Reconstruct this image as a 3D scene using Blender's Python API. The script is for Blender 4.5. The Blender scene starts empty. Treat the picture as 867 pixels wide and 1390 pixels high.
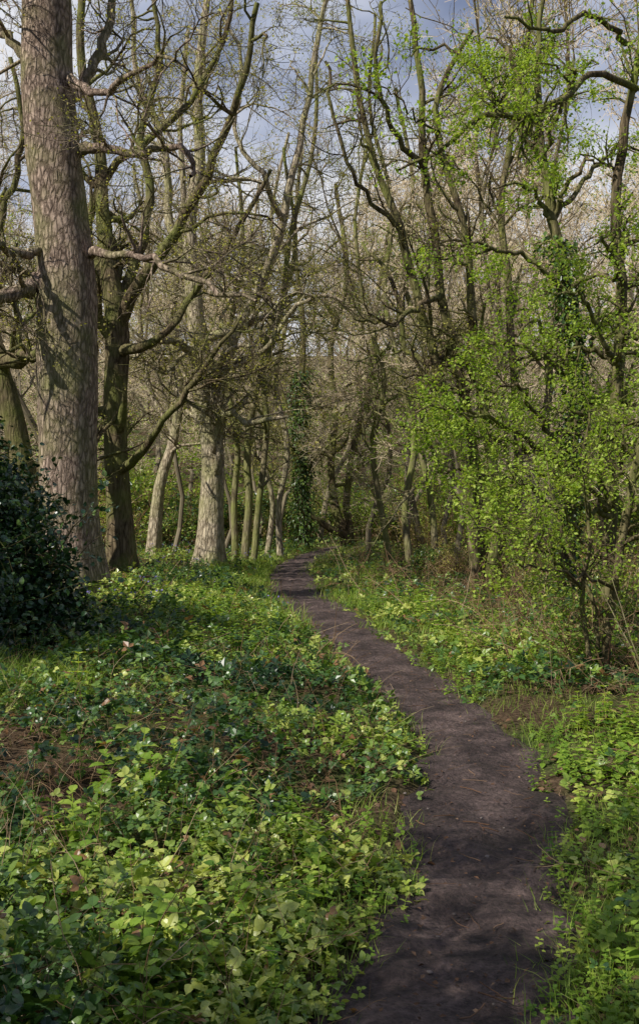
import bpy, math, bmesh
import numpy as np
from mathutils import Vector
rng = np.random.default_rng(11)
CAMZ=1.6; F=1351.0
def W(px,py,d): return np.array([(px-433.5)/F*d, d, CAMZ+(695-py)/F*d])
def nrm(a): return a/np.maximum(np.linalg.norm(a,axis=-1,keepdims=True),1e-9)
# ---------- noise ----------
_tab=np.random.default_rng(3).random((256,256))
def vnoise(x,y):
    x=np.asarray(x,float);y=np.asarray(y,float)
    xi=np.floor(x).astype(int);yi=np.floor(y).astype(int);fx=x-xi;fy=y-yi
    fx=fx*fx*(3-2*fx);fy=fy*fy*(3-2*fy)
    g=lambda a,b:_tab[a%256,b%256]
    return (g(xi,yi)*(1-fx)+g(xi+1,yi)*fx)*(1-fy)+(g(xi,yi+1)*(1-fx)+g(xi+1,yi+1)*fx)*fy
def fbm(x,y,o=3):
    s=0;a=.5;t=0
    for i in range(o):
        s=s+a*vnoise(x*2**i+17*i,y*2**i+31*i);t+=a;a*=.5
    return s/t
def sstep(a,b,x):
    t=np.clip((x-a)/(b-a),0,1);return t*t*(3-2*t)
# ---------- path & terrain ----------
PY=np.array([-40,-10,0,2,3.1,3.57,4.28,5.34,6.09,7.1,8.5,10.5,13.9,17,20.6,28.8,36,41,46,52,60,75,110])
PX=np.array([-4,-.6,0.1,.28,.38,.48,.68,.90,1.0,1.06,.95,.72,.34,-.14,-.56,-.86,-.45,.1,.9,2.6,6,13,30])
PW=np.array([.4,.38,.38,.38,.38,.37,.35,.36,.36,.35,.35,.38,.44,.50,.52,.46,.42,.42,.42,.42,.42,.42,.42])
def pc(y):
    return sum(np.interp(y+o,PY,PX) for o in (-.5,-.25,0,.25,.5))/5
def pw0(y): return np.interp(y,PY,PW)
def pws(x,y):
    s=np.sign(x-pc(y)); return pw0(y)+(fbm(y*1.5+s*40,y*0+s*9+3,3)-.5)*.30
def base_h(x,y):
    hill=sstep(60,190,y+0*x)*30+sstep(20,110,x)*8+sstep(25,110,-x)*5
    return hill+ (fbm(x*.12+5,y*.12,2)-.5)*.35*sstep(1,6,np.abs(x-pc(y))) + .10*sstep(.6,3,pc(y)-x)
def ground_h(x,y):
    d=np.abs(x-pc(y));w=pws(x,y)
    return base_h(x,y)-.07*(1-sstep(w-.05,w+.15,d))+ (fbm(x*1.7,y*1.7,2)-.5)*.08*sstep(w,w+.5,d)
# ---------- mesh helpers ----------
def mk_mesh(name,verts,faces,tint=None,smooth=True,mat=None,matidx=None):
    me=bpy.data.meshes.new(name)
    verts=np.asarray(verts,np.float32)
    me.vertices.add(len(verts)); me.vertices.foreach_set('co',verts.ravel())
    tot=np.concatenate([np.full(len(f),f.shape[1]) for f in faces]).astype(np.int32)
    idx=np.concatenate([f.ravel() for f in faces]).astype(np.int32)
    me.loops.add(len(idx)); me.loops.foreach_set('vertex_index',idx)
    me.polygons.add(len(tot))
    st=np.concatenate([[0],np.cumsum(tot)[:-1]]).astype(np.int32)
    me.polygons.foreach_set('loop_start',st)
    me.polygons.foreach_set('loop_total',tot)
    me.polygons.foreach_set('use_smooth',np.full(len(tot),smooth))
    if tint is not None:
        a=me.attributes.new('tint','FLOAT','POINT'); a.data.foreach_set('value',np.asarray(tint,np.float32))
    mats=mat if isinstance(mat,(list,tuple)) else [mat]
    for m in mats: me.materials.append(m)
    if matidx is not None: me.polygons.foreach_set('material_index',np.asarray(matidx,np.int32))
    me.update(calc_edges=True)
    return me
def mk_obj(name,me,loc=(0,0,0),parent=None):
    o=bpy.data.objects.new(name,me); bpy.context.scene.collection.objects.link(o); o.location=loc
    if parent: o.parent=parent
    return o
def empty(name,loc=(0,0,0)):
    o=bpy.data.objects.new(name,None); bpy.context.scene.collection.objects.link(o); o.location=loc; return o
class Acc:
    def __init__(s): s.v=[];s.f=[];s.t=[];s.n=0
    def add(s,v,f,t=None):
        v=v.reshape(-1,3); s.v.append(v); s.f.append(f+s.n)
        s.t.append(np.zeros(len(v)) if t is None else np.broadcast_to(t,(len(v),)).astype(float)); s.n+=len(v)
    def mesh(s,name,mat,off=None,smooth=True):
        v=np.concatenate(s.v)
        if off is not None: v=v-np.asarray(off)
        return mk_mesh(name,v,s.f,np.concatenate(s.t),smooth,mat)
def mesh2(name,a,b,m1,m2):
    v=np.concatenate(a.v+b.v); f=a.f+[q+a.n for q in b.f]
    na=sum(len(q) for q in a.f); nb=sum(len(q) for q in b.f)
    return mk_mesh(name,v,f,np.concatenate(a.t+b.t),False,[m1,m2],np.r_[np.zeros(na),np.ones(nb)])
def tubes(acc,P,R,sides,bump=0.,flare=False,tint=None):
    B,n,_=P.shape
    T=nrm(np.gradient(P,axis=1)); mean=nrm(P[:,-1]-P[:,0])
    ref=np.where(np.abs(mean[:,2:3])>.8,np.array([[1.,0,0]]),np.array([[0,0,1.]]))[:,None,:]
    U=nrm(np.cross(T,np.broadcast_to(ref,T.shape))); V=np.cross(T,U)
    a=np.arange(sides)*2*math.pi/sides
    rr=np.repeat(R[:,:,None],sides,2)
    if bump>0:
        nz=fbm(a[None,None,:]*1.6+rng.random((B,1,1))*50+0*rr,np.arange(n)[None,:,None]*.45+0*rr,2)
        w=.5-.5*np.cos(a); nz=nz*w+(1-w)*nz[:,:,::-1]
        rr=rr*(1+bump*(nz-.5)*2)
    if flare:
        k=np.exp(-np.arange(n)*1.1)[None,:,None]
        rr=rr*(1+k*(.25+.22*np.cos(a*5+1)[None,None,:]))
    ring=P[:,:,None,:]+rr[...,None]*(np.cos(a)[None,None,:,None]*U[:,:,None,:]+np.sin(a)[None,None,:,None]*V[:,:,None,:])
    b=np.arange(B)[:,None,None]*n*sides; i=np.arange(n-1)[None,:,None]*sides; j=np.arange(sides)[None,None,:]; j2=(j+1)%sides
    f=np.stack([b+i+j,b+i+j2,b+i+sides+j2,b+i+sides+j],-1).reshape(-1,4)
    acc.add(ring,f,np.repeat(rng.random(B),n*sides) if tint is None else tint)
def resample(pts,n,jit=0.):
    pts=np.asarray(pts,float)
    L=np.concatenate([[0],np.cumsum(np.linalg.norm(np.diff(pts[:,:3],axis=0),axis=1))])
    s=np.linspace(0,L[-1],n)
    m=np.gradient(pts,L,axis=0)
    k=np.clip(np.searchsorted(L,s,side='right')-1,0,len(L)-2); h=(L[k+1]-L[k]); t=((s-L[k])/h)[:,None]; h=h[:,None]
    out=(2*t**3-3*t**2+1)*pts[k]+(t**3-2*t**2+t)*h*m[k]+(-2*t**3+3*t**2)*pts[k+1]+(t**3-t**2)*h*m[k+1]
    if jit:
        j=rng.normal(0,jit,(n,3)); j[0]=0; out[:,:3]+=j
    out[:,3]=np.maximum(out[:,3],.003)
    return out[:,:3],out[:,3]
def spawn(P,R,N,t0,length,n,angle,wig,up,rfac,rmin,rmax=9,taper=.25):
    B,m,_=P.shape
    L=np.linalg.norm(np.diff(P,axis=1),axis=2).sum(1); p=L/L.sum()
    idx=rng.choice(B,N,p=p); t=t0+(1-t0)*rng.random(N); q=t*(m-1); k=np.minimum(q.astype(int),m-2); fr=(q-k)[:,None]
    S=P[idx,k]*(1-fr)+P[idx,k+1]*fr; T=nrm(P[idx,k+1]-P[idx,k]); r=R[idx,k]*(1-fr[:,0])+R[idx,k+1]*fr[:,0]
    rv=rng.normal(size=(N,3)); perp=nrm(rv-(rv*T).sum(1,keepdims=True)*T)
    ang=np.radians(angle+rng.normal(0,12,N))[:,None]
    D=nrm(np.cos(ang)*T+np.sin(ang)*perp)
    ln=length*(.45+.9*rng.random(N))*(1.15-.6*t)
    r0=np.clip(r*rfac*(.6+.5*rng.random(N)),rmin,rmax)
    pts=np.zeros((N,n,3)); pts[:,0]=S; bend=rng.normal(0,wig*.5,(N,3))
    for i in range(1,n):
        D=nrm(D+rng.normal(0,wig,(N,3))+bend+np.array([0,0,up])/n)
        pts[:,i]=pts[:,i-1]+D*(ln/(n-1))[:,None]
    rad=r0[:,None]*np.linspace(1,taper,n)[None,:]
    return pts,np.maximum(rad,rmin*.6)
def leaf_hi():
    m=[(0,0,0),(0,.33,.05),(0,.7,.04),(0,1,-.06)]
    w=[(.2,.1,.05),(.37,.36,.12),(.27,.7,.09)]
    v=m+[(x,y,z) for x,y,z in w]+[(-x,y,z) for x,y,z in w]
    f=[(0,4,1),(1,4,5),(1,5,6),(1,6,2),(2,6,3),(0,1,7),(1,8,7),(1,9,8),(1,2,9),(2,3,9)]
    return np.array(v,float),np.array(f)
def leaf_lo():
    return np.array([(0,0,0),(.34,.45,.1),(0,1,-.03),(-.34,.45,.1)],float),np.array([(0,1,2),(0,2,3)])
def rotz(a):
    c,s=np.cos(a),np.sin(a);z=0*c;o=z+1
    return np.stack([np.stack([c,-s,z],-1),np.stack([s,c,z],-1),np.stack([z,z,o],-1)],-2)
def rotx(a):
    c,s=np.cos(a),np.sin(a);z=0*c;o=z+1
    return np.stack([np.stack([o,z,z],-1),np.stack([z,c,-s],-1),np.stack([z,s,c],-1)],-2)
def roty(a):
    c,s=np.cos(a),np.sin(a);z=0*c;o=z+1
    return np.stack([np.stack([c,z,s],-1),np.stack([z,o,z],-1),np.stack([-s,z,c],-1)],-2)
def combo(parts):
    V=[];Fs=[];n=0
    for v,f in parts: V.append(v);Fs.append(f+n);n+=len(v)
    return np.concatenate(V),np.concatenate(Fs)
def xf(t,R=None,s=1,o=(0,0,0)):
    v,f=t; v=v*s
    if R is not None: v=v@R.T
    return v+np.array(o),f
def sprig(leaf):
    return combo([xf(leaf,rotx(np.array(.1)),.62,(0,.28,.02)),
                  xf(leaf,rotz(np.array(-1.25))@rotx(np.array(-.15)),.5,(.03,.25,0)),
                  xf(leaf,rotz(np.array(1.25))@rotx(np.array(-.15)),.5,(-.03,.25,0))])
def nettle(leaf):
    parts=[]
    for i in range(5):
        z=.2+.2*i; s=.42-.055*i
        for k in (0,1):
            parts.append(xf(leaf,rotz(np.array(k*math.pi+i*1.57+.2))@rotx(np.array(-.25+.12*i)),s,(0,0,z)))
    st=(np.array([(-.01,0,0),(.01,0,0),(.006,0,1.05),(-.006,0,1.05)],float),np.array([(0,1,2),(0,2,3)]))
    parts.append(st)
    return combo(parts)
def inst(acc,t,pos,R,s,tint):
    v,f=t; N=len(pos)
    s=np.broadcast_to(s,(N,))
    out=np.einsum('nij,vj->nvi',R,v)*s[:,None,None]+pos[:,None,:]
    ff=(f[None]+np.arange(N)[:,None,None]*len(v)).reshape(-1,3)
    acc.add(out,ff,np.repeat(tint,len(v)))
def rr(N,tilt=.5,mean=0.):
    return rotz(rng.random(N)*6.283)@rotx(rng.normal(mean,tilt,N))@roty(rng.normal(0,tilt,N))
# ---------- materials ----------
def newmat(n):
    m=bpy.data.materials.new(n); m.use_nodes=True; nt=m.node_tree; nt.nodes.clear()
    return m,nt,nt.nodes.new,nt.links.new
def ramp(nt,stops):
    r=nt.nodes.new('ShaderNodeValToRGB'); e=r.color_ramp.elements
    while len(e)<len(stops): e.new(.5)
    for k,(p,c) in enumerate(stops): e[k].position=p; e[k].color=(*c,1)
    return r
def leafmat(name,stops,trans=.35,rough=.45,spec=.4):
    m,nt,N,L=newmat(name)
    at=N('ShaderNodeAttribute'); at.attribute_name='tint'
    r=ramp(nt,stops); L(at.outputs['Fac'],r.inputs[0]); o=N('ShaderNodeOutputMaterial')
    if spec>0:
        p=N('ShaderNodeBsdfPrincipled'); p.inputs['Roughness'].default_value=rough; p.inputs['Specular IOR Level'].default_value=spec
        L(r.outputs[0],p.inputs['Base Color'])
    else:
        p=N('ShaderNodeBsdfDiffuse'); L(r.outputs[0],p.inputs['Color'])
    if trans<=0: L(p.outputs[0],o.inputs[0]); return m
    t=N('ShaderNodeBsdfTranslucent'); mx=N('ShaderNodeMixShader'); mx.inputs[0].default_value=trans
    g=N('ShaderNodeMixRGB'); g.blend_type='MULTIPLY'; g.inputs[0].default_value=1; g.inputs[2].default_value=(1.4,1.4,.6,1)
    L(r.outputs[0],g.inputs[1]); L(g.outputs[0],t.inputs[0])
    L(p.outputs[0],mx.inputs[1]); L(t.outputs[0],mx.inputs[2]); L(mx.outputs[0],o.inputs[0])
    return m
def barkmat(name,c1,c2,moss,mossamt=.5,scale=14,bump=.6,crack=.85,zs=.22):
    m,nt,N,L=newmat(name)
    tc=N('ShaderNodeTexCoord'); mp=N('ShaderNodeMapping'); mp.inputs['Scale'].default_value=(1,1,zs)
    L(tc.outputs['Object'],mp.inputs[0])
    n1=N('ShaderNodeTexNoise'); n1.inputs['Scale'].default_value=scale; n1.inputs['Detail'].default_value=5; n1.inputs['Roughness'].default_value=.65; n1.inputs['Distortion'].default_value=.5
    L(mp.outputs[0],n1.inputs[0])
    r=ramp(nt,[(.3,c2),(.62,c1)]); L(n1.outputs[0],r.inputs[0])
    col=r.outputs[0]; hgt=n1.outputs[0]
    if crack>0:
        ds=N('ShaderNodeMixRGB'); ds.inputs[0].default_value=.08; L(mp.outputs[0],ds.inputs[1]); L(n1.outputs['Color'],ds.inputs[2])
        vo=N('ShaderNodeTexVoronoi'); vo.feature='DISTANCE_TO_EDGE'; vo.inputs['Scale'].default_value=scale; L(ds.outputs[0],vo.inputs[0])
        vr=ramp(nt,[(0,(.35,.33,.32)),(.22,(1,1,1))]); L(vo.outputs[0],vr.inputs[0])
        mu=N('ShaderNodeMixRGB'); mu.blend_type='MULTIPLY'; mu.inputs[0].default_value=crack; L(r.outputs[0],mu.inputs[1]); L(vr.outputs[0],mu.inputs[2])
        ad=N('ShaderNodeMath'); ad.operation='ADD'; L(n1.outputs[0],ad.inputs[0]); L(vr.outputs[0],ad.inputs[1])
        col=mu.outputs[0]; hgt=ad.outputs[0]
    n2=N('ShaderNodeTexNoise'); n2.inputs['Scale'].default_value=1.3; n2.inputs['Detail'].default_value=5; L(tc.outputs['Object'],n2.inputs[0])
    mr=N('ShaderNodeMapRange'); mr.inputs[1].default_value=.42; mr.inputs[2].default_value=.68; mr.inputs[3].default_value=0; mr.inputs[4].default_value=mossamt; L(n2.outputs[0],mr.inputs[0])
    mm=N('ShaderNodeMixRGB'); L(mr.outputs[0],mm.inputs[0]); L(col,mm.inputs[1]); mm.inputs[2].default_value=(*moss,1)
    p=N('ShaderNodeBsdfDiffuse'); L(mm.outputs[0],p.inputs['Color'])
    if bump>0:
        b=N('ShaderNodeBump'); b.inputs['Strength'].default_value=bump; b.inputs['Distance'].default_value=.03; L(hgt,b.inputs['Height']); L(b.outputs[0],p.inputs['Normal'])
    o=N('ShaderNodeOutputMaterial'); L(p.outputs[0],o.inputs[0]); return m
OAK=barkmat('oak_bark',(.55,.42,.33),(.15,.11,.085),(.25,.27,.09),.62,15,1.,.85,.34)
DARK=barkmat('dark_bark',(.25,.195,.12),(.075,.058,.037),(.20,.23,.06),.8,12,.8,.7)
PALE=barkmat('pale_bark',(.68,.58,.42),(.22,.17,.11),(.30,.32,.11),.6,12,1.,.7,.3)
MOSSY=barkmat('mossy_bark',(.31,.27,.16),(.11,.09,.05),(.25,.29,.07),.85,12,.5,.5)
FARB=leafmat('woodland_bark',[(0,(.20,.17,.115)),(.25,(.31,.26,.17)),(.6,(.53,.43,.29)),(1,(.72,.60,.42))],0,.8,0)
HAW=leafmat('hawthorn_leaf',[(0,(.09,.17,.02)),(.5,(.25,.38,.04)),(1,(.50,.60,.11))],.45,.5,.3)
BRAM=leafmat('bramble_leaf',[(0,(.018,.05,.02)),(.4,(.08,.17,.035)),(.75,(.24,.34,.055)),(.93,(.46,.51,.12)),(1,(.28,.15,.07))],.28,.36,.55)
NETT=leafmat('nettle_leaf',[(0,(.07,.16,.02)),(.5,(.23,.36,.04)),(1,(.43,.52,.09))],.35,.5,.3)
GRASS=leafmat('grass_blade',[(0,(.09,.18,.02)),(.6,(.26,.38,.05)),(1,(.46,.48,.15))],.35,.5,.3)
HOLLY=leafmat('holly_leaf',[(0,(.010,.03,.014)),(.7,(.035,.09,.03)),(1,(.14,.22,.05))],.1,.28,.6)
IVY=leafmat('ivy_leaf',[(0,(.02,.05,.01)),(.7,(.08,.15,.02)),(1,(.14,.22,.03))],.15,.4,.5)
BUD=leafmat('spring_bud',[(0,(.30,.32,.07)),(.6,(.50,.48,.12)),(1,(.54,.46,.2))],.35,.5,0)
FBUD=leafmat('swelling_bud',[(0,(.36,.34,.15)),(.6,(.54,.49,.23)),(1,(.60,.49,.28))],.3,.5,0)
LIT=leafmat('dead_leaf',[(0,(.07,.04,.025)),(.7,(.15,.08,.045)),(1,(.28,.18,.11))],.0,.8,.2)
STEM=leafmat('dead_stem',[(0,(.12,.07,.04)),(.6,(.29,.18,.10)),(1,(.50,.38,.24))],.0,.8,.0)
BLUE=leafmat('bluebell_flower',[(0,(.16,.12,.45)),(1,(.32,.26,.7))],.3)
def groundmat():
    m,nt,N,L=newmat('woodland_soil')
    tc=N('ShaderNodeTexCoord')
    b=N('ShaderNodeTexNoise'); b.inputs['Scale'].default_value=30; b.inputs['Detail'].default_value=4; L(tc.outputs['Object'],b.inputs[0])
    a=N('ShaderNodeTexNoise'); a.inputs['Scale'].default_value=.8; a.inputs['Detail'].default_value=5; L(tc.outputs['Object'],a.inputs[0])
    r1=ramp(nt,[(.3,(.03,.022,.014)),(.7,(.14,.095,.06))]); L(b.outputs[0],r1.inputs[0])
    r2=ramp(nt,[(.3,(.03,.045,.015)),(.7,(.10,.12,.04))]); L(b.outputs[0],r2.inputs[0])
    k=ramp(nt,[(.42,(0,0,0)),(.60,(1,1,1))]); L(a.outputs[0],k.inputs[0])
    mx=N('ShaderNodeMixRGB'); L(k.outputs[0],mx.inputs[0]); L(r1.outputs[0],mx.inputs[1]); L(r2.outputs[0],mx.inputs[2])
    p=N('ShaderNodeBsdfDiffuse'); L(mx.outputs[0],p.inputs['Color'])
    bp=N('ShaderNodeBump'); bp.inputs['Strength'].default_value=.8; bp.inputs['Distance'].default_value=.04; L(b.outputs[0],bp.inputs['Height']); L(bp.outputs[0],p.inputs['Normal'])
    o=N('ShaderNodeOutputMaterial'); L(p.outputs[0],o.inputs[0]); return m
def pathmat():
    m,nt,N,L=newmat('path_mud')
    tc=N('ShaderNodeTexCoord')
    a=N('ShaderNodeTexNoise'); a.inputs['Scale'].default_value=2.6; a.inputs['Detail'].default_value=8; a.inputs['Roughness'].default_value=.68; L(tc.outputs['Object'],a.inputs[0])
    b=N('ShaderNodeTexNoise'); b.inputs['Scale'].default_value=38; b.inputs['Detail'].default_value=6; b.inputs['Roughness'].default_value=.7; L(tc.outputs['Object'],b.inputs[0])
    r=ramp(nt,[(.34,(.045,.032,.028)),(.52,(.12,.086,.078)),(.72,(.28,.205,.18))]); L(a.outputs[0],r.inputs[0])
    r2=ramp(nt,[(.3,(.3,.3,.3)),(.65,(1.3,1.25,1.25))]); L(b.outputs[0],r2.inputs[0])
    mu=N('ShaderNodeMixRGB'); mu.blend_type='MULTIPLY'; mu.inputs[0].default_value=1; L(r.outputs[0],mu.inputs[1]); L(r2.outputs[0],mu.inputs[2])
    p=N('ShaderNodeBsdfPrincipled'); p.inputs['Roughness'].default_value=.7; p.inputs['Specular IOR Level'].default_value=.3; L(mu.outputs[0],p.inputs['Base Color'])
    ad=N('ShaderNodeMath'); ad.operation='MULTIPLY_ADD'; ad.inputs[1].default_value=2.5; L(a.outputs[0],ad.inputs[0]); L(b.outputs[0],ad.inputs[2])
    bp=N('ShaderNodeBump'); bp.inputs['Strength'].default_value=1.; bp.inputs['Distance'].default_value=.045; L(ad.outputs[0],bp.inputs['Height']); L(bp.outputs[0],p.inputs['Normal'])
    o=N('ShaderNodeOutputMaterial'); L(p.outputs[0],o.inputs[0]); return m
# ---------- ground ----------
def axis(a,b,lo,hi,fine,growth=1.12):
    c=list(np.arange(lo,hi,fine)); s=fine
    x=c[-1]
    while x<b: s*=growth; x+=s; c.append(x)
    s=fine; x=c[0]; pre=[]
    while x>a: s*=growth; x-=s; pre.append(x)
    return np.array(pre[::-1]+c)
xs=axis(-350,350,-3,4,.07); ys=axis(-120,500,0,48,.15)
X,Y=np.meshgrid(xs,ys); Z=ground_h(X,Y); nx,ny=len(xs),len(ys)
i=np.arange(ny-1)[:,None]*nx; j=np.arange(nx-1)[None,:]
f=np.stack([i+j,i+j+1,i+nx+j+1,i+nx+j],-1).reshape(-1,4)
mk_obj('ground',mk_mesh('ground',np.stack([X,Y,Z],-1).reshape(-1,3),[f],None,True,groundmat()))
ys=np.concatenate([np.arange(-30,1.5,.3),np.arange(1.5,14,.03),np.arange(14,60,.12),np.arange(60,100,.5)]); u=np.linspace(-1,1,47)
U,Y=np.meshgrid(u,ys); wid=pw0(Y)+.3; X=pc(Y)+U*wid
dd=np.abs(U)*wid
Z=base_h(X,Y)-.022+(fbm(X*4,Y*4,3)-.5)*.10+(fbm(X*20,Y*20,2)-.5)*.024 -.07*sstep(pws(X,Y),pws(X,Y)+.2,dd)
nx=len(u);ny=len(ys)
i=np.arange(ny-1)[:,None]*nx; j=np.arange(nx-1)[None,:]
f=np.stack([i+j,i+j+1,i+nx+j+1,i+nx+j],-1).reshape(-1,4)
mk_obj('dirt_footpath',mk_mesh('dirt_footpath',np.stack([X,Y,Z],-1).reshape(-1,3),[f],None,True,pathmat()))
# ---------- hero trees ----------
LH=leaf_hi(); LL=leaf_lo()
def leaves_on(acc,P,N,size,tmpl=LL,jit=.04,tint=(0,1),tilt=.6,t0=.1,clump=0.):
    B,n,_=P.shape
    if clump>0:
        w=rng.random(B)**clump; b=rng.choice(B,N,p=w/w.sum())
    else: b=rng.integers(0,B,N)
    q=(t0+(1-t0)*rng.random(N))*(n-1); k=np.minimum(q.astype(int),n-2); fr=(q-k)[:,None]
    pos=P[b,k]*(1-fr)+P[b,k+1]*fr+rng.normal(0,jit,(N,3))
    inst(acc,tmpl,pos,rr(N,tilt),size*(.6+.8*rng.random(N)),tint[0]+(tint[1]-tint[0])*rng.random(N))
def hero(name,d,limbs,spec,mat,buds=0,budmat=None,budsize=.04,trunk=1,jit=.03,budtint=(0,1)):
    base=W(limbs[0][0][0],limbs[0][0][1],d+limbs[0][0][2]); base[2]=float(ground_h(base[0],base[1]))
    par=empty(name,base)
    acc=Acc(); Ps=[];Rs=[]
    for li,l in enumerate(limbs):
        pts=[]
        for (px,py,dz,w) in l:
            p=W(px,py,d+dz); pts.append([*p,w/2/F*(d+dz)])
        if li<trunk:
            p0=list(pts[0]); g=float(ground_h(p0[0],p0[1]))
            if p0[2]>g-.1: pts.insert(0,[p0[0],p0[1],g-.25,p0[3]*1.05])
        n=28 if li<trunk else 18
        P,R=resample(pts,n,jit if li>=trunk else jit*.3)
        big=R.max()>.2
        tubes(acc,P[None],R[None],20 if big else 9,.12 if big else .15,flare=big)
        P2,R2=resample(np.concatenate([P,R[:,None]],1),18); Ps.append(P2);Rs.append(R2)
    P=np.stack(Ps);R=np.stack(Rs)
    lv=[(P,R)]
    for (N,t0,length,n,angle,wig,up,rf,rmin,sides,*rest) in spec:
        P,R=lv[-1]
        if rest: P,R=P[rest[0]:],R[rest[0]:]
        C=spawn(P,R,N,t0,length,n,angle,wig,up,rf,rmin)
        tubes(acc,C[0],C[1],sides); lv.append(C)
    mk_obj('trunk_and_branches',acc.mesh(name+'_wood',mat,base),(0,0,0),par)
    if buds:
        a=Acc(); leaves_on(a,lv[-1][0],buds,budsize,tint=budtint,jit=.05,clump=2)
        leaves_on(a,lv[-2][0],buds//3,budsize,tint=budtint,jit=.05,clump=2)
        mk_obj('leaves',a.mesh(name+'_leaves',budmat,base,False),(0,0,0),par)
    return par,base,lv
SP=lambda k: [(int(45*k),.15,2.8,8,55,.26,.2,.6,.02,6),(int(250*k),.15,1.5,6,50,.28,.2,.6,.010,4),(int(1200*k),.1,.8,5,45,.24,.25,.6,.006,3),(int(2200*k),.1,.4,3,40,.2,.2,.7,.0045,3)]
p,b,lvO=hero('unseen_shade_oak',17,[
 [(98,835,0,112),(97,760,0,86),(93,650,0,80),(92,560,0,79),(92,400,0,80),(84,300,0,76),(73,200,0,76),(65,100,0,69),(64,0,0,66),(60,-120,0,60),(70,-300,0,46),(90,-450,0,30)],
 [(110,335,0,18),(135,345,-.4,13),(185,346,-1,10),(240,368,-1.6,9),(300,395,-2,7),(345,408,-2.4,4)],
 [(70,375,0,28),(35,392,-.4,20),(0,405,-.8,18),(-60,385,-1.5,13)],
 [(75,335,0,18),(30,345,-.6,12),(0,335,-1,10),(-50,320,-1.5,8)],
 [(95,212,0,22),(140,200,-.3,13),(190,212,-.6,11),(235,200,-.9,9),(262,215,-1,8),(258,240,-1.2,5)],
 [(85,150,0,22),(118,110,.5,15),(140,50,.8,13),(158,0,1,11),(190,-80,1,8)],
 [(60,120,0,20),(20,60,.5,13),(0,40,.8,12),(-60,-40,1,8)],
 [(90,100,0,16),(130,128,-1,10),(175,105,-2,8),(215,80,-2.5,6),(250,95,-3,4)],
 [(70,-80,0,22),(150,-140,-2,16),(260,-160,-4,10),(330,-120,-5,7)],
 [(60,-100,0,22),(0,-150,-2,16),(-100,-190,-4,10)]],
 [(70,.15,2.0,8,55,.26,.15,.5,.02,6,1),(340,.15,1.1,6,50,.28,.2,.6,.009,4),(1600,.1,.6,5,45,.24,.25,.6,.005,3),(2400,.1,.3,3,40,.2,.2,.7,.0035,3)],
 OAK,3800,BUD,.045)
hero('unseen_shade_oak',24,[
 [(165,787,0,44),(163,700,0,35),(158,620,0,32),(157,520,0,32),(160,450,0,32),(150,380,0,24),(140,300,.5,19),(135,200,1,15),(110,80,1,12),(115,-60,1,8)],
 [(160,450,0,22),(180,400,-.5,18),(225,335,-1,15),(270,260,-1.5,13),(300,190,-2,11),(330,110,-2.5,9),(350,0,-3,7)],
 [(155,420,0,18),(190,350,.5,14),(205,270,.5,12),(190,180,.5,10),(215,90,.5,8),(210,-20,.5,6)],
 [(160,645,0,16),(195,610,-1,11),(225,570,-2,9),(265,520,-2.5,8),(300,460,-3,6),(330,430,-3,4)],
 [(158,470,0,18),(120,420,-.5,13),(60,380,-1,10),(0,360,-1,9)],
 [(158,480,0,18),(220,455,-1,10),(262,400,-1,9),(330,300,-2,7),(370,230,-2,5)],
 [(150,400,0,16),(120,300,1,13),(150,230,1,11),(230,170,1,9),(300,60,1,7),(320,-40,1,5)]],
 SP(1.1),DARK,5000,BUD,.055)
hero('birch_tree',31,[
 [(208,752,0,20),(213,690,0,17),(222,640,0,14),(238,590,0,13),(243,500,0,12),(236,420,0,11),(250,300,0,9),(245,180,0,7),(255,40,0,5)],
 [(238,590,0,10),(205,530,0,8),(190,440,0,7),(200,330,0,6),(180,220,0,4)]],
 SP(.7),PALE,2500,BUD,.06)
hero('unseen_shade_oak',28,[
 [(283,775,0,42),(286,700,0,34),(290,630,0,31),(285,560,0,29),(279,510,0,28),(268,450,0,25),(262,380,0,22),(257,300,0,19),(272,220,0,16),(268,120,0,13),(282,0,0,9)],
 [(284,545,0,20),(305,490,-.5,15),(335,420,-1,13),(368,360,-1.5,12),(388,290,-2,11),(405,200,-2,9),(425,100,-2,8),(440,-10,-2,6)],
 [(288,620,0,14),(315,560,-1,9),(335,575,-1.5,8),(360,570,-2,7),(390,565,-2,4)],
 [(275,500,0,14),(240,465,-1,10),(205,470,-2,7),(180,490,-2,4)],
 [(385,300,-2,9),(350,230,-3,7),(320,180,-3,6),(330,90,-3,5),(300,10,-3,4)],
 [(262,370,0,16),(230,300,1,12),(225,200,1,10),(190,120,1,8),(180,0,1,6)],
 [(300,500,0,10),(360,475,-1,7),(400,420,-1.5,6),(440,400,-2,5),(465,410,-2,3)]],
 SP(1.3),PALE,6000,BUD,.06)
hero('unseen_shade_oak',22,[
 [(48,760,0,40),(40,680,0,34),(22,590,0,30),(5,520,0,28),(-30,450,0,26),(-60,330,0,20),(-50,200,0,14)],
 [(-10,490,0,24),(30,488,-1,20),(55,478,-2,12),(90,470,-2,6)],
 [(-40,400,0,14),(0,300,0,10),(30,200,0,8),(20,80,0,6)]],
 SP(.6),DARK,1200,BUD,.05)
hero('hazel_tree',30,[
 [(331,772,0,13),(338,690,0,11),(336,600,0,10),(350,520,0,9),(378,440,0,8),(392,330,0,7),(425,200,0,6),(430,60,0,4)],
 [(345,770,0,11),(352,680,0,9),(362,580,0,8),(358,480,0,7),(400,350,0,6),(385,200,0,4)],
 [(320,765,0,11),(318,690,0,9),(322,600,0,8),(305,500,0,7),(330,350,0,6),(320,200,0,4)]],
 SP(.9),MOSSY,4000,BUD,.06,trunk=3)
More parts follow.
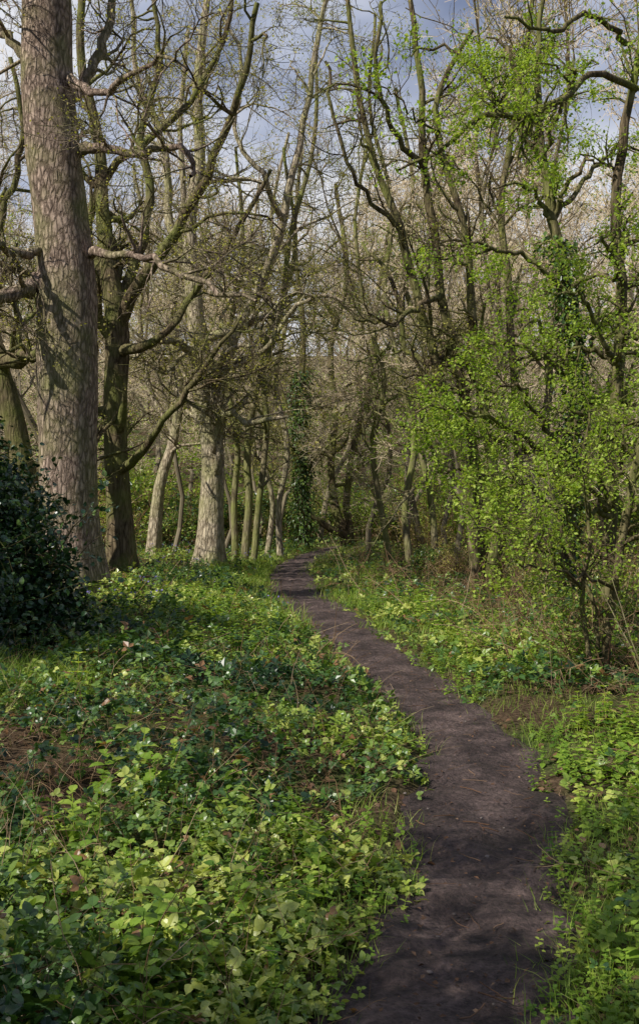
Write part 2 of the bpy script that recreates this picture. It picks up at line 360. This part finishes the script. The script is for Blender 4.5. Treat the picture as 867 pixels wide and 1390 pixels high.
hero('hazel_tree',34,[
 [(380,758,0,10),(378,690,0,8),(391,610,0,8),(374,520,0,7),(390,420,0,6),(368,300,0,5),(392,180,0,4)],
 [(362,760,.6,9),(370,680,.6,7),(350,600,.6,7),(366,500,.6,6),(338,390,.6,5),(352,250,.6,4)]],
 SP(.5),PALE,2000,BUD,.07,trunk=2)
hero('hazel_tree',27,[
 [(556,772,0,11),(549,690,0,9),(562,600,0,9),(541,500,0,8),(522,400,0,7),(533,280,0,6),(502,150,0,5),(510,20,0,4)],
 [(590,772,.5,11),(586,690,.5,9),(570,600,.5,9),(577,480,.5,8),(548,380,.5,7),(560,250,.5,6),(536,120,.5,5)],
 [(528,765,3,9),(516,690,3,8),(506,600,3,8),(521,520,3,7),(496,420,3,6),(482,300,3,5),(500,190,3,4)]],
 SP(.6),MOSSY,3000,HAW,.055,trunk=3)
hero('hazel_tree',44,[
 [(470,738,0,14),(455,690,0,12),(449,640,0,10),(455,560,0,9),(448,480,0,8),(470,380,0,7),(455,250,0,5)],
 [(474,738,0,12),(440,712,-.5,9),(412,690,-.8,8),(398,660,-1,7),(400,600,-1,5),(380,520,-1,4)],
 [(478,738,0,12),(470,690,0,10),(478,620,0,9),(500,520,0,8),(510,420,0,6),(530,300,0,5)]],
 SP(.7),DARK,3000,BUD,.08,trunk=3)
p,b,lvI=hero('ivy_clad_tree',42,[[(410,738,0,13),(411,650,0,11),(406,560,0,10),(412,450,0,8),(400,330,0,6),(410,200,0,4)]],SP(.5),DARK,700,BUD,.06)
def ivy_on(par,base,P,R,N,size=.06,spread=.12,t1=.75):
    B,n,_=P.shape; q=rng.random(N)**.8*t1*(n-1); k=q.astype(int); fr=(q-k)[:,None]; b=rng.integers(0,B,N)
    c=P[b,k]*(1-fr)+P[b,k+1]*fr; a=rng.random(N)*6.283; r=R[b,k]+np.abs(rng.normal(0,spread,N))*(.4+1.3*fbm(c[:,2]*1.3,a*1.2))
    pos=c+np.stack([np.cos(a)*r,np.sin(a)*r,rng.normal(0,.05,N)],-1)
    Rm=rotz(a-math.pi/2)@rotx(rng.normal(-.9,.4,N))@roty(rng.normal(0,.3,N))
    A=Acc(); inst(A,LL,pos,Rm,size*(.6+.8*rng.random(N)),rng.random(N))
    mk_obj('ivy',A.mesh('ivy',IVY,base,False),(0,0,0),par)
ivy_on(p,b,lvI[0][0][:1],lvI[0][1][:1],4500,.13,.2,.45)
p,b,lvG=hero('unseen_shade_oak',18,[
 [(645,800,0,17),(640,700,0,15),(626,620,0,14),(602,540,0,13),(580,450,0,13),(560,380,0,12),(540,300,0,11),(508,220,0,9),(485,120,0,8),(472,0,0,6)],
 [(655,800,.3,17),(650,700,.3,15),(640,600,.3,14),(622,500,.3,14),(598,400,.3,13),(590,320,.3,12),(574,230,.3,11),(572,130,.3,9),(556,0,.3,7)],
 [(664,800,0,15),(676,700,0,14),(664,610,0,13),(650,520,0,13),(640,420,0,12),(628,300,0,10),(602,220,0,9),(592,140,0,8),(640,40,0,6)],
 [(672,800,.5,14),(700,690,.5,13),(704,600,.5,12),(696,500,.5,11),(690,400,.5,10),(680,280,.5,9),(700,150,.5,8),(722,0,.5,6)],
 [(600,400,0,9),(560,420,-.5,7),(520,440,-1,5),(480,430,-1.2,3)],
 [(575,230,0,9),(530,170,-.5,7),(510,90,-1,6),(520,0,-1,5)],
 [(545,310,0,8),(500,270,-.5,6),(460,180,-1,5),(440,80,-1,4)],
 [(620,500,0,9),(560,480,.6,7),(530,380,1,6),(490,330,1.4,4)]],
 [(90,.3,1.7,8,45,.22,.5,.6,.012,5),(420,.15,1.0,6,45,.22,.4,.6,.007,4),(1600,.1,.55,5,45,.2,.3,.6,.0045,3),(2200,.1,.3,3,40,.2,.2,.7,.0035,3)],
 DARK,4500,BUD,.04,trunk=4)
def sprays(stempt,regs,d):
    out=[]
    for (px,py,dz,rx) in regs:
        sx,sy,sd=min(stempt,key=lambda s:abs(s[0]-px)*.6+abs(s[1]-py-60))
        mx=(sx+px)/2; my=(sy+py)/2-15
        ex=px+(px-sx)*.35
        out.append([(sx,sy,sd,8),(mx,my,(sd+dz)/2,6),(px,py,dz,4),(ex,py+rng.normal(0,14),dz*1.2,2.5)])
    return out
stI=[(770,700,0),(777,640,0),(780,520,0),(770,400,0),(750,300,0),(735,220,0)]
HS=lambda k:[(int(110*k),.3,.8,7,55,.2,.0,.6,.006,4),(int(520*k),.1,.4,5,50,.2,.05,.6,.0035,3),(int(1500*k),.1,.2,3,45,.2,.1,.7,.0025,3)]
p,b,lv=hero('unseen_shade_hawthorn',14,[
 [(768,840,0,24),(773,720,0,20),(777,640,0,20),(780,520,0,19),(770,400,0,17),(750,300,0,14),(735,200,0,11),(728,80,0,8),(740,-40,0,5)]]
 +sprays(stI,[(690,250,-.5,30),(640,330,-1,20),(800,215,-.5,30),(680,60,0,30),(600,60,.5,30),(790,90,-1,30),(720,440,-1,30),(660,465,-.8,20),(620,560,-1.5,20),(600,585,-1.4,20),(690,520,-1,20),(845,380,-1,20),(830,430,.5,20),(640,640,-1.4,20),(850,200,1,20),(690,150,0,20),(740,400,.6,20),(600,550,-1.2,20)],14),
 HS(1.),DARK,13500,HAW,.045,budtint=(.2,1))
ivy_on(p,b,lv[0][0][:1],lv[0][1][:1],3500,.07,.1,.6)
stK=[(828,700,0),(832,600,0),(838,500,0),(843,400,0),(835,300,0),(845,180,0)]
hero('unseen_shade_hawthorn',11.5,[
 [(822,890,0,18),(826,760,0,17),(830,620,0,16),(838,500,0,16),(843,400,0,15),(834,300,0,14),(846,180,0,12),(862,100,0,10),(880,-40,0,7)],
 [(862,120,0,10),(820,100,-.5,9),(770,122,-1,8),(715,158,-1.5,8),(660,155,-1.8,7),(620,175,-2,6),(575,212,-2,5),(540,230,-2.2,3)],
 [(600,188,-2,4),(560,160,-2.4,3),(520,110,-2.6,2)],
 [(850,60,0,8),(800,20,-.5,7),(740,40,-1,6),(690,20,-1.2,4)]]
 +sprays(stK,[(760,560,-.6,30),(800,640,-1,30),(850,610,-1,30),(740,640,-1,20),(780,400,-.6,20),(820,330,-.7,20),(700,705,-1.6,20),(760,480,0,20),(855,460,-1,20)],11.5),
 HS(.9),DARK,8500,HAW,.042,budtint=(.3,1))
hero('unseen_shade_hawthorn',9.5,[
 [(818,915,0,13),(836,780,0,12),(850,690,0,12),(866,610,0,11),(885,500,0,9),(900,380,0,6)],
 [(800,915,0,7),(790,800,0,6),(800,720,0,5),(790,640,0,4),(800,560,0,3)],
 [(812,915,.3,7),(806,820,.3,6),(770,740,.3,5),(745,680,.3,3)],
 [(790,800,0,6),(740,750,-.4,4),(690,725,-.7,3),(645,720,-.9,2)],
 [(796,740,0,5),(760,690,-.3,4),(720,660,-.6,3),(690,650,-.8,2)],
 [(830,800,0,5),(780,780,-.4,4),(720,765,-.6,3),(660,770,-.8,2)]],
 HS(.5),DARK,4500,HAW,.038,budtint=(.4,1),trunk=3)
# ---------- procedural templates ----------
def template(H,r,nl=(22,115,600,1300),rmin=.012,buds=900,budmat=FBUD,budsize=.09,t0=.3,sp=4.2):
    a=Acc()
    n=14; P=np.zeros((1,n,3)); D=np.array([rng.normal(0,.16),rng.normal(0,.16),1.])
    for i in range(1,n):
        D=nrm(D+rng.normal(0,.22,3)*[1,1,.2]+[0,0,.18]); P[0,i]=P[0,i-1]+D*H/(n-1)
    R=np.linspace(r,r*.15,n)[None]
    tubes(a,P,R,8,.1,tint=.05)
    L1=spawn(P,R,nl[0],t0,sp,8,42,.25,.6,.6,.035); tubes(a,*L1,4,tint=.15)
    L2=spawn(*L1,nl[1],.15,sp*.5,6,45,.24,.4,.6,.018); tubes(a,*L2,3,tint=.5)
    L3=spawn(*L2,nl[2],.1,sp*.27,4,45,.2,.35,.6,rmin); tubes(a,*L3,3,tint=.8)
    L4=spawn(*L3,nl[3],.1,sp*.15,3,45,.2,.25,.7,rmin*.8); tubes(a,*L4,3,tint=1.)
    b=Acc(); leaves_on(b,L4[0],buds,budsize,jit=.08)
    return mesh2('woodland_tree',a,b,FARB,budmat)
TT=[template(20,.17,sp=4.5),template(22,.20,sp=5),template(18,.14),template(23,.21,sp=5.5),template(14,.10,nl=(20,110,500,1000),sp=3,buds=2400,budmat=HAW,budsize=.10,t0=.15),template(19,.12,sp=3.2,t0=.35),template(17,.25,nl=(16,60,200,350),buds=200,t0=.4),
    template(8,.12,nl=(30,150,700,1200),buds=6000,budmat=HAW,budsize=.10,t0=.2,sp=2.6)]  # last two shaped for the unseen shade trees: sparse, then dense
par=empty('distant_trees')
pts=[];tries=0
while len(pts)<116 and tries<9000:
    tries+=1
    y=34+105*rng.random()**1.05; x=(rng.random()*2-1)*(.38*y+5)
    if y<60 and abs(x-pc(y))<2.2: continue
    if y<44 and x<0: continue
    if min([99]+[(x-a)**2+(y-b)**2 for a,b in pts])<(8 if y<60 else 18): continue
    pts.append((x,y))
for (x,y) in pts:
    k=rng.integers(6); s=.8+.4*rng.random()
    if y>80: s*=1.2
    o=mk_obj('tree',TT[k],(x,y,float(base_h(x,y))-.1),par); o.scale=(s,s,s); o.rotation_euler=(0,0,rng.random()*6.28)
def ash(name,L):
    for (x,y,k,s) in L:
        o=mk_obj(name,TT[k],(x,y,float(base_h(x,y))-.1)); o.scale=(s,)*3; o.rotation_euler[2]=rng.random()*6.28
ash('ash_tree',[(7,21,5,.7),(9.5,25,0,.8),(5.5,27,5,.8),(4.2,33,5,.8),(-9,37,1,.8),(-5,34,5,.75),(7.5,33,1,.8),(13,30,3,.8),(3.2,24,5,.65),(6.4,15.5,4,.6),(1.8,37,2,.8),(-3.6,37,5,.7),(-4.6,42,5,.8),(-2.9,46,5,.8),(-11,42,2,.8)])
ash('hazel_tree',[(11,18,4,.9),(4.6,29,4,.8),(3.4,38,4,.9),(6.2,24,4,.7),(8.5,38,4,1),(-4,47,4,.9),(2.2,30.5,4,.5),(1.2,50,4,.7)])
ash('unseen_shade_oak',[(-12,-1,6,.8),(-5.6,-2.2,6,.6)])  # out-of-frame trees added so their limbs cast shade across the path
ash('unseen_shade_hawthorn',[(-7.6,5.0,7,.85),(-5.4,-.6,7,.75),(-9.5,2.0,7,.9),(-3.4,-3.4,7,.7)])  # unseen leafy crowns added left and behind camera to shade the undergrowth
def shrub(h,nst,leaves,lm,ls,wood=STEM):
    a=Acc(); n=7
    st=np.zeros((nst,n,3)); D=nrm(np.stack([rng.normal(0,.45,nst),rng.normal(0,.45,nst),np.ones(nst)],-1)); st[:,0]=rng.normal(0,.25,(nst,3))*[1,1,0]
    for i in range(1,n):
        D=nrm(D+rng.normal(0,.12,(nst,3))); st[:,i]=st[:,i-1]+D*h/(n-1)*(.6+.4*rng.random((nst,1)))
    R=np.linspace(.02,.006,n)[None]*np.ones((nst,1)); tubes(a,st,R,4)
    L1=spawn(st,R,nst*7,.1,h*.35,5,50,.2,.2,.6,.006); tubes(a,*L1,3)
    L2=spawn(*L1,nst*20,.1,h*.16,3,45,.2,.1,.7,.004); tubes(a,*L2,3)
    b=Acc(); leaves_on(b,L2[0],leaves,ls,jit=.06)
    return mesh2('shrub',a,b,wood,lm)
SS=[shrub(2.8,12,2200,HAW,.09),shrub(2.2,14,2200,BRAM,.10),shrub(3.6,9,1400,HAW,.09),shrub(2.2,16,900,BUD,.07),shrub(1.3,14,2600,BRAM,.09)]
def bushes(name,pts,kinds,smin,smax):
    par=empty(name)
    for (x,y) in pts:
        k=kinds[rng.integers(len(kinds))]; s=smin+(smax-smin)*rng.random()
        o=mk_obj('shrub',SS[k],(x,y,float(base_h(x,y))-.05),par); o.scale=(s,s,s); o.rotation_euler=(0,0,rng.random()*6.28)
pts=[]
for _ in range(140):
    y=36+45*rng.random(); x=(rng.random()*2-1)*(.36*y+3)
    if abs(x-pc(y))<2.4: continue
    pts.append((x,y))
for _ in range(50): pts.append((-14+28*rng.random(),55+12*rng.random()))
bushes('understory_thicket',pts,[0,1,1,2,3],.9,1.7)
pts=[]
for _ in range(400):
    y=11+24*rng.random(); x=pc(y)+1.9+(.4*y)*rng.random()
    if len(pts)>=45: break
    if x<2.2+y*.02: continue
    pts.append((x,y))
bushes('bramble_bushes',pts,[4,4,1,3],.35,.8)
pts=[(-10,22),(-12,26),(-8.5,27),(-7,32),(-6.5,38),(-11,33),(-5,40),(-9,17),(-11,19)]
bushes('understory_thicket',pts,[1,3,2],.6,1.)
def holly(name,blobs,N):
    a=Acc(); base=np.array(blobs[0][:3])*[1,1,0]
    w=np.array([b[3]**2 for b in blobs]); idx=rng.choice(len(blobs),N,p=w/w.sum()); B=np.array(blobs)[idx]
    d=nrm(rng.normal(size=(N,3))); r=B[:,3]*(1-.35*rng.random(N)**1.5)*(1+.9*(fbm(d[:,0]*4+idx*3,d[:,2]*4+d[:,1]*3)-.5)*2)
    pos=B[:,:3]+d*r[:,None]*[1,1,1.05]; keep=pos[:,2]>.02; pos=pos[keep];d=d[keep];N=len(pos)
    az=np.arctan2(d[:,1],d[:,0])-math.pi/2+rng.normal(0,.8,N)
    inst(a,LH,pos,rotz(az)@rotx(rng.normal(-.2,.6,N))@roty(rng.normal(0,.6,N)),.07*(.6+.7*rng.random(N)),rng.random(N))
    par=empty(name,base)
    mk_obj('leaves',a.mesh('holly_leaves',HOLLY,base,False),(0,0,0),par)
    s=Acc(); n=8; ns=44; P=np.zeros((ns,n,3)); tgt=np.array(blobs)[rng.integers(0,len(blobs),ns)][:,:3]+rng.normal(0,.4,(ns,3))
    for i in range(n): P[:,i]=base+(tgt-base)*(i/(n-1))*[1,1,1]+rng.normal(0,.04,(ns,3))
    R=np.linspace(.03,.008,n)[None]*np.ones((ns,1)); tubes(s,P,R,5); C=spawn(P,R,340,.3,1.1,5,45,.2,.3,.6,.005); tubes(s,*C,3)
    mk_obj('stems',s.mesh('holly_stems',DARK,base),(0,0,0),par)
    a=Acc(); leaves_on(a,C[0],5500,.065,LH,.04,tint=(.3,1)); mk_obj('shoots',a.mesh('holly_shoots',HOLLY,base,False),(0,0,0),par)
holly('holly_bush',[(-3.35,10.6,.5,.7),(-3.55,10.7,1.15,.75),(-4.2,10.9,.8,.9),(-2.8,10.5,.3,.5),(-3.9,11,1.75,.65),(-4.7,11,1.5,.9),(-3.05,10.7,.85,.5),(-4.2,11.3,2.3,.55),(-4.9,12.2,2.5,.7),(-4.0,12.3,1.6,.7),(-3.2,9.9,.25,.5),(-3.5,9.8,.7,.5)],31000)
holly('holly_bush',[(-8,17.5,1.2,1.3),(-9,18,1.9,1.3),(-7.2,17.5,.6,.8)],8000)
# ---------- undergrowth ----------
def edge(x,y): return np.abs(x-pc(y))-pws(x,y)
def mound(x,y):
    return .03+.50*np.clip(fbm(x*1.1+3,y*1.1,3)-.15,0,1)*sstep(-.05,.9,edge(x,y))+.03
def scatter(N,y0,y1,side=0,fan=.5,pad=1.2,inner=.05):
    y=y0*(y1/y0)**(rng.random(N)); x=(rng.random(N)*2-1)*(fan*y+pad)
    k=edge(x,y)>-inner*rng.random(N)*2+.0
    if side<0: k&=x<pc(y)
    if side>0: k&=x>pc(y)
    return x[k],y[k]
def dens(x,y,f,th): return fbm(x*f+41,y*f+13,3)>th
SH=sprig(LH); SL=sprig(LL)
acc=Acc()
def brambles(N,y0,y1,tm,side,size,keep=1.,fan=.45):
    x,y=scatter(N,y0,y1,side,fan)
    g=fbm(x*2.3+7,y*2.3+2,3); k=(g<keep)&(rng.random(len(x))<sstep(-.1,.35,edge(x,y))*.75+.25); x,y=x[k],y[k]
    H=mound(x,y); z=ground_h(x,y)+H*(rng.random(len(x))**.5)+.01
    tint=.17+1.5*(fbm(x*.9+77,y*.9,3)-.34)+rng.normal(0,.22,len(x))
    tint=tint+.22*(1-sstep(.1,1.2,edge(x,y)))
    tint=np.where(rng.random(len(x))<.03,1.,np.clip(tint,0,.93))
    inst(acc,tm,np.stack([x,y,z],-1),rr(len(x),.5,.1),size*(.40+.95*rng.random(len(x)))*(1+y/60),tint)
brambles(44000,2.2,8.5,SH,-1,.064,.60)
brambles(9000,2.2,8.5,SH,1,.064,.5)
brambles(72000,8.5,55,SL,-1,.095,.61)
brambles(42000,8.5,55,SL,1,.095,.6)
mk_obj('bramble_undergrowth',acc.mesh('bramble_undergrowth',BRAM,None,False))
acc=Acc(); NH=nettle(LH);NL=nettle(LL)
def nett(N,y0,y1,tm,side,th,size,near):
    x,y=scatter(N,y0,y1,side); k=dens(x,y,.9,th)&(rng.random(len(x))<np.exp(-np.maximum(0,edge(x,y)-near)/near)); x,y=x[k],y[k]
    H=mound(x,y)
    inst(acc,tm,np.stack([x,y,ground_h(x,y)],-1),rr(len(x),.16),(H+.05)*(.5+.6*rng.random(len(x)))*size,np.clip(rng.normal(.5,.25,len(x)),0,1))
nett(4500,2.3,9,NH,-1,.48,1,.7); nett(5500,2.3,9,NH,1,.42,1,.8); nett(11000,9,45,NL,0,.45,1,1.5)
mk_obj('nettle_patch',acc.mesh('nettle_patch',NETT,None,False))
def blade(b):
    return np.array([(-.012,0,0),(.012,0,0),(-.010,b*.12,.35),(.010,b*.12,.35),(-.006,b*.45,.7),(.006,b*.45,.7),(0,b,.93)],float),np.array([(0,1,3),(0,3,2),(2,3,5),(2,5,4),(4,5,6)])
acc=Acc()
def grass(x,y,size,wide=1.):
    N=len(x); k=rng.integers(0,3,N)
    for kk,b in enumerate((.25,.6,.95)):
        s=k==kk; v,f=blade(b); v=v*[wide,1,1]
        inst(acc,(v,f),np.stack([x[s],y[s],ground_h(x[s],y[s])-.01],-1),rr(s.sum(),.3),size*(.4+1.*rng.random(s.sum())),np.clip(rng.normal(.5,.28,s.sum()),0,1))
x,y=scatter(60000,2.3,14,1,.4,.8,.08); k=(edge(x,y)<.9*(.3+1.2*fbm(x*.8,y*.8)))&dens(x,y,1.3,.42); grass(x[k],y[k],.115,1.3)
x,y=scatter(60000,12,60,0,.25,.8,.14); k=(edge(x,y)<2.2*(.2+fbm(x*.5,y*.5)))&dens(x,y,.6,.42); grass(x[k],y[k],.17,2.4)
x,y=scatter(36000,2.3,12,-1,.4,.8,.06); k=dens(x,y,.8,.56)|((edge(x,y)<.12)&dens(x,y,2.,.5)); grass(x[k],y[k],.12,1.2)
x=-2.7+rng.normal(0,.45,4000); y=8.2+rng.normal(0,.45,4000); grass(x,y,.22,1.3)
x=-1.9+rng.normal(0,.5,9000); y=24+rng.normal(0,5,9000); k=edge(x,y)>-.02; grass(x[k],y[k],.2,2.6)
mk_obj('grass_verge',acc.mesh('grass_verge',GRASS,None,False))
acc=Acc(); x,y=scatter(1500,14,45,-1,.4,1); k=dens(x,y,.35,.48); x,y=x[k],y[k]
for j in range(3):
    inst(acc,LL,np.stack([x+rng.normal(0,.03,len(x)),y,ground_h(x,y)+mound(x,y)+.05+.06*rng.random(len(x))],-1),rr(len(x),.8),.045,rng.random(len(x)))
mk_obj('bluebell_flowers',acc.mesh('bluebell_flowers',BLUE,None,False))
acc=Acc()
def stems(x,y,length,rad,up=.6):
    N=len(x); n=7; P=np.zeros((N,n,3)); P[:,0]=np.stack([x,y,ground_h(x,y)],-1)
    D=nrm(np.stack([rng.normal(0,.7,N),rng.normal(0,.7,N),np.abs(rng.normal(up,.4,N))],-1)); L=length*(.3+1*rng.random(N))
    for i in range(1,n):
        D=nrm(D+rng.normal(0,.12,(N,3))+[0,0,-.10]); P[:,i]=P[:,i-1]+D*(L/(n-1))[:,None]
    R=np.linspace(1,.45,n)[None]*(rad*(.5+rng.random(N)))[:,None]
    tubes(acc,P,R,3); return P,R
x,y=scatter(2800,2.6,10,-1,.45,.8); k=edge(x,y)>.15; x,y=x[k],y[k]; P,R=stems(x,y,.5,.0018,.9); C=spawn(P,R,2500,.3,.15,4,50,.2,0,.6,.0013); tubes(acc,*C,3)
x,y=scatter(1800,3,14,1,.45,.8); k=edge(x,y)>.5; x,y=x[k],y[k]; P,R=stems(x,y,.6,.0025,1.1); C=spawn(P,R,2500,.3,.2,4,50,.2,0,.6,.0015); tubes(acc,*C,3)
x,y=scatter(4500,9,35,1,.5,1); k=x-pc(y)>1.2; x,y=x[k],y[k]; P,R=stems(x,y,1.0,.005,1.0); C=spawn(P,R,6000,.3,.3,4,50,.2,0,.6,.003); tubes(acc,*C,3)
x,y=scatter(3500,9,35,-1,.5,1); stems(x,y,.6,.004)
mk_obj('dead_bracken_stems',acc.mesh('dead_bracken_stems',STEM))
acc=Acc()
x=pc(8)+1.6+rng.random(90)*2.6; y=6.2+rng.random(90)*8; x=x+(y-8)*.25
P=np.zeros((90,10,3)); P[:,0]=np.stack([x,y,ground_h(x,y)],-1); D=nrm(np.stack([rng.normal(0,.22,90),rng.normal(0,.2,90),np.ones(90)],-1)); L=.8+1.6*rng.random(90)
for i in range(1,10): D=nrm(D+rng.normal(0,.08,(90,3))); P[:,i]=P[:,i-1]+D*(L/9)[:,None]
R=np.linspace(.008,.003,10)[None]*np.ones((90,1)); tubes(acc,P,R,4); C=spawn(P,R,600,.2,.4,5,50,.2,.2,.6,.002); tubes(acc,*C,3)
sp=mk_obj('sapling_thicket',acc.mesh('sapling_stems',MOSSY))
a2=Acc(); leaves_on(a2,C[0],2400,.035); mk_obj('sapling_leaves',a2.mesh('sapling_leaves',HAW,None,False),parent=sp)
acc=Acc()
y=2.2*(30/2.2)**rng.random(1500); x=pc(y)+rng.normal(0,.4,1500)
inst(acc,LL,np.stack([x,y,base_h(x,y)+.0],-1),rr(len(x),.3),.024*(.3+1*rng.random(len(x))),rng.random(len(x))**1.5)
x,y=scatter(4000,2.3,12,0,.45,.8); inst(acc,LH,np.stack([x,y,ground_h(x,y)+.03*rng.random(len(x))+.01],-1),rr(len(x),.4),.042*(.6+.8*rng.random(len(x))),rng.random(len(x))**1.3)
mk_obj('leaf_litter',acc.mesh('leaf_litter',LIT,None,False))
acc=Acc(); N=110; y=2.4*(16/2.4)**rng.random(N); x=pc(y)+rng.normal(0,.25,N); a=rng.random(N)*6.28
P=np.zeros((N,5,3)); P[:,0]=np.stack([x,y,base_h(x,y)+.004],-1); L=.04+.14*rng.random(N)
for i in range(1,5):
    a=a+rng.normal(0,.25,N); P[:,i]=P[:,i-1]+np.stack([np.cos(a),np.sin(a),0*a],-1)*(L/4)[:,None]
tubes(acc,P,np.full((N,5),.0022)*(.5+rng.random((N,1))),4)
mk_obj('fallen_twigs',acc.mesh('fallen_twigs',LIT))
acc=Acc(); N=260; y=2.4*(18/2.4)**rng.random(N); x=pc(y)+rng.normal(0,.3,N)
bm=bmesh.new(); bmesh.ops.create_icosphere(bm,subdivisions=2,radius=1); v=np.array([list(q.co) for q in bm.verts]); f=np.array([[q.index for q in t.verts] for t in bm.faces]); bm.free()
v=v*(1+.25*(fbm(v[:,0:1]*2+v[:,2:]*2,v[:,1:2]*2)-.5)*2)*[1,.75,.45]
inst(acc,(v,f),np.stack([x,y,base_h(x,y)-.02],-1),rr(N,.1),.010*(.3+1.2*rng.random(N)**2),rng.random(N))
STN=leafmat('pebble_stone',[(0,(.07,.055,.05)),(1,(.18,.15,.135))],0,.8,.3)
mk_obj('path_pebbles',acc.mesh('path_pebbles',STN))
# ---------- sky, sun, camera ----------
SV=np.array([-.66,-.50,.70]); SV=SV/np.linalg.norm(SV)
el=math.asin(SV[2]); az=math.atan2(SV[0],SV[1])
w=bpy.data.worlds.new('World'); bpy.context.scene.world=w; w.use_nodes=True; nt=w.node_tree; nt.nodes.clear(); N=nt.nodes.new; L=nt.links.new
w.cycles.sampling_method='NONE'
sk=N('ShaderNodeTexSky'); sk.sky_type='NISHITA'; sk.sun_disc=False; sk.sun_elevation=el; sk.sun_rotation=az
tc=N('ShaderNodeTexCoord'); no=N('ShaderNodeTexNoise'); no.inputs['Scale'].default_value=3.2; no.inputs['Detail'].default_value=4; no.inputs['Roughness'].default_value=.55
mp=N('ShaderNodeMapping'); mp.inputs['Scale'].default_value=(1,1,2); mp.inputs['Location'].default_value=(.3,.2,.1)
L(tc.outputs['Generated'],mp.inputs[0]); L(mp.outputs[0],no.inputs[0])
sx=N('ShaderNodeSeparateXYZ'); L(tc.outputs['Generated'],sx.inputs[0])
ma=N('ShaderNodeMath'); ma.operation='MULTIPLY_ADD'; ma.inputs[1].default_value=.22; L(sx.outputs['Y'],ma.inputs[0]); L(no.outputs[0],ma.inputs[2])
cr=ramp(nt,[(.50,(2.8,3.4,5.2)),(.62,(6.4,7.0,8.8)),(.73,(11.5,11.6,12.2))]); L(ma.outputs[0],cr.inputs[0])
mx=N('ShaderNodeMixRGB'); mx.inputs[0].default_value=.85; L(sk.outputs[0],mx.inputs[1]); L(cr.outputs[0],mx.inputs[2])
bg=N('ShaderNodeBackground'); bg.inputs[1].default_value=.078; L(mx.outputs[0],bg.inputs[0]); o=N('ShaderNodeOutputWorld'); L(bg.outputs[0],o.inputs[0])
sd=bpy.data.lights.new('sun','SUN'); sd.energy=5; sd.angle=math.radians(.5); sd.color=(1,.95,.86); so=bpy.data.objects.new('sun',sd); bpy.context.scene.collection.objects.link(so)
so.rotation_euler=Vector(-SV).to_track_quat('-Z','Y').to_euler()
cd=bpy.data.cameras.new('camera'); cd.sensor_fit='VERTICAL'; cd.sensor_height=36; cd.lens=35; cd.clip_end=2000; cd.clip_start=.05
co=bpy.data.objects.new('camera',cd); bpy.context.scene.collection.objects.link(co); co.location=(0,0,CAMZ); co.rotation_euler=(math.pi/2,0,0)
bpy.context.scene.camera=co
s=bpy.context.scene; s.view_settings.view_transform='Standard'; s.view_settings.look='None'; s.view_settings.exposure=0
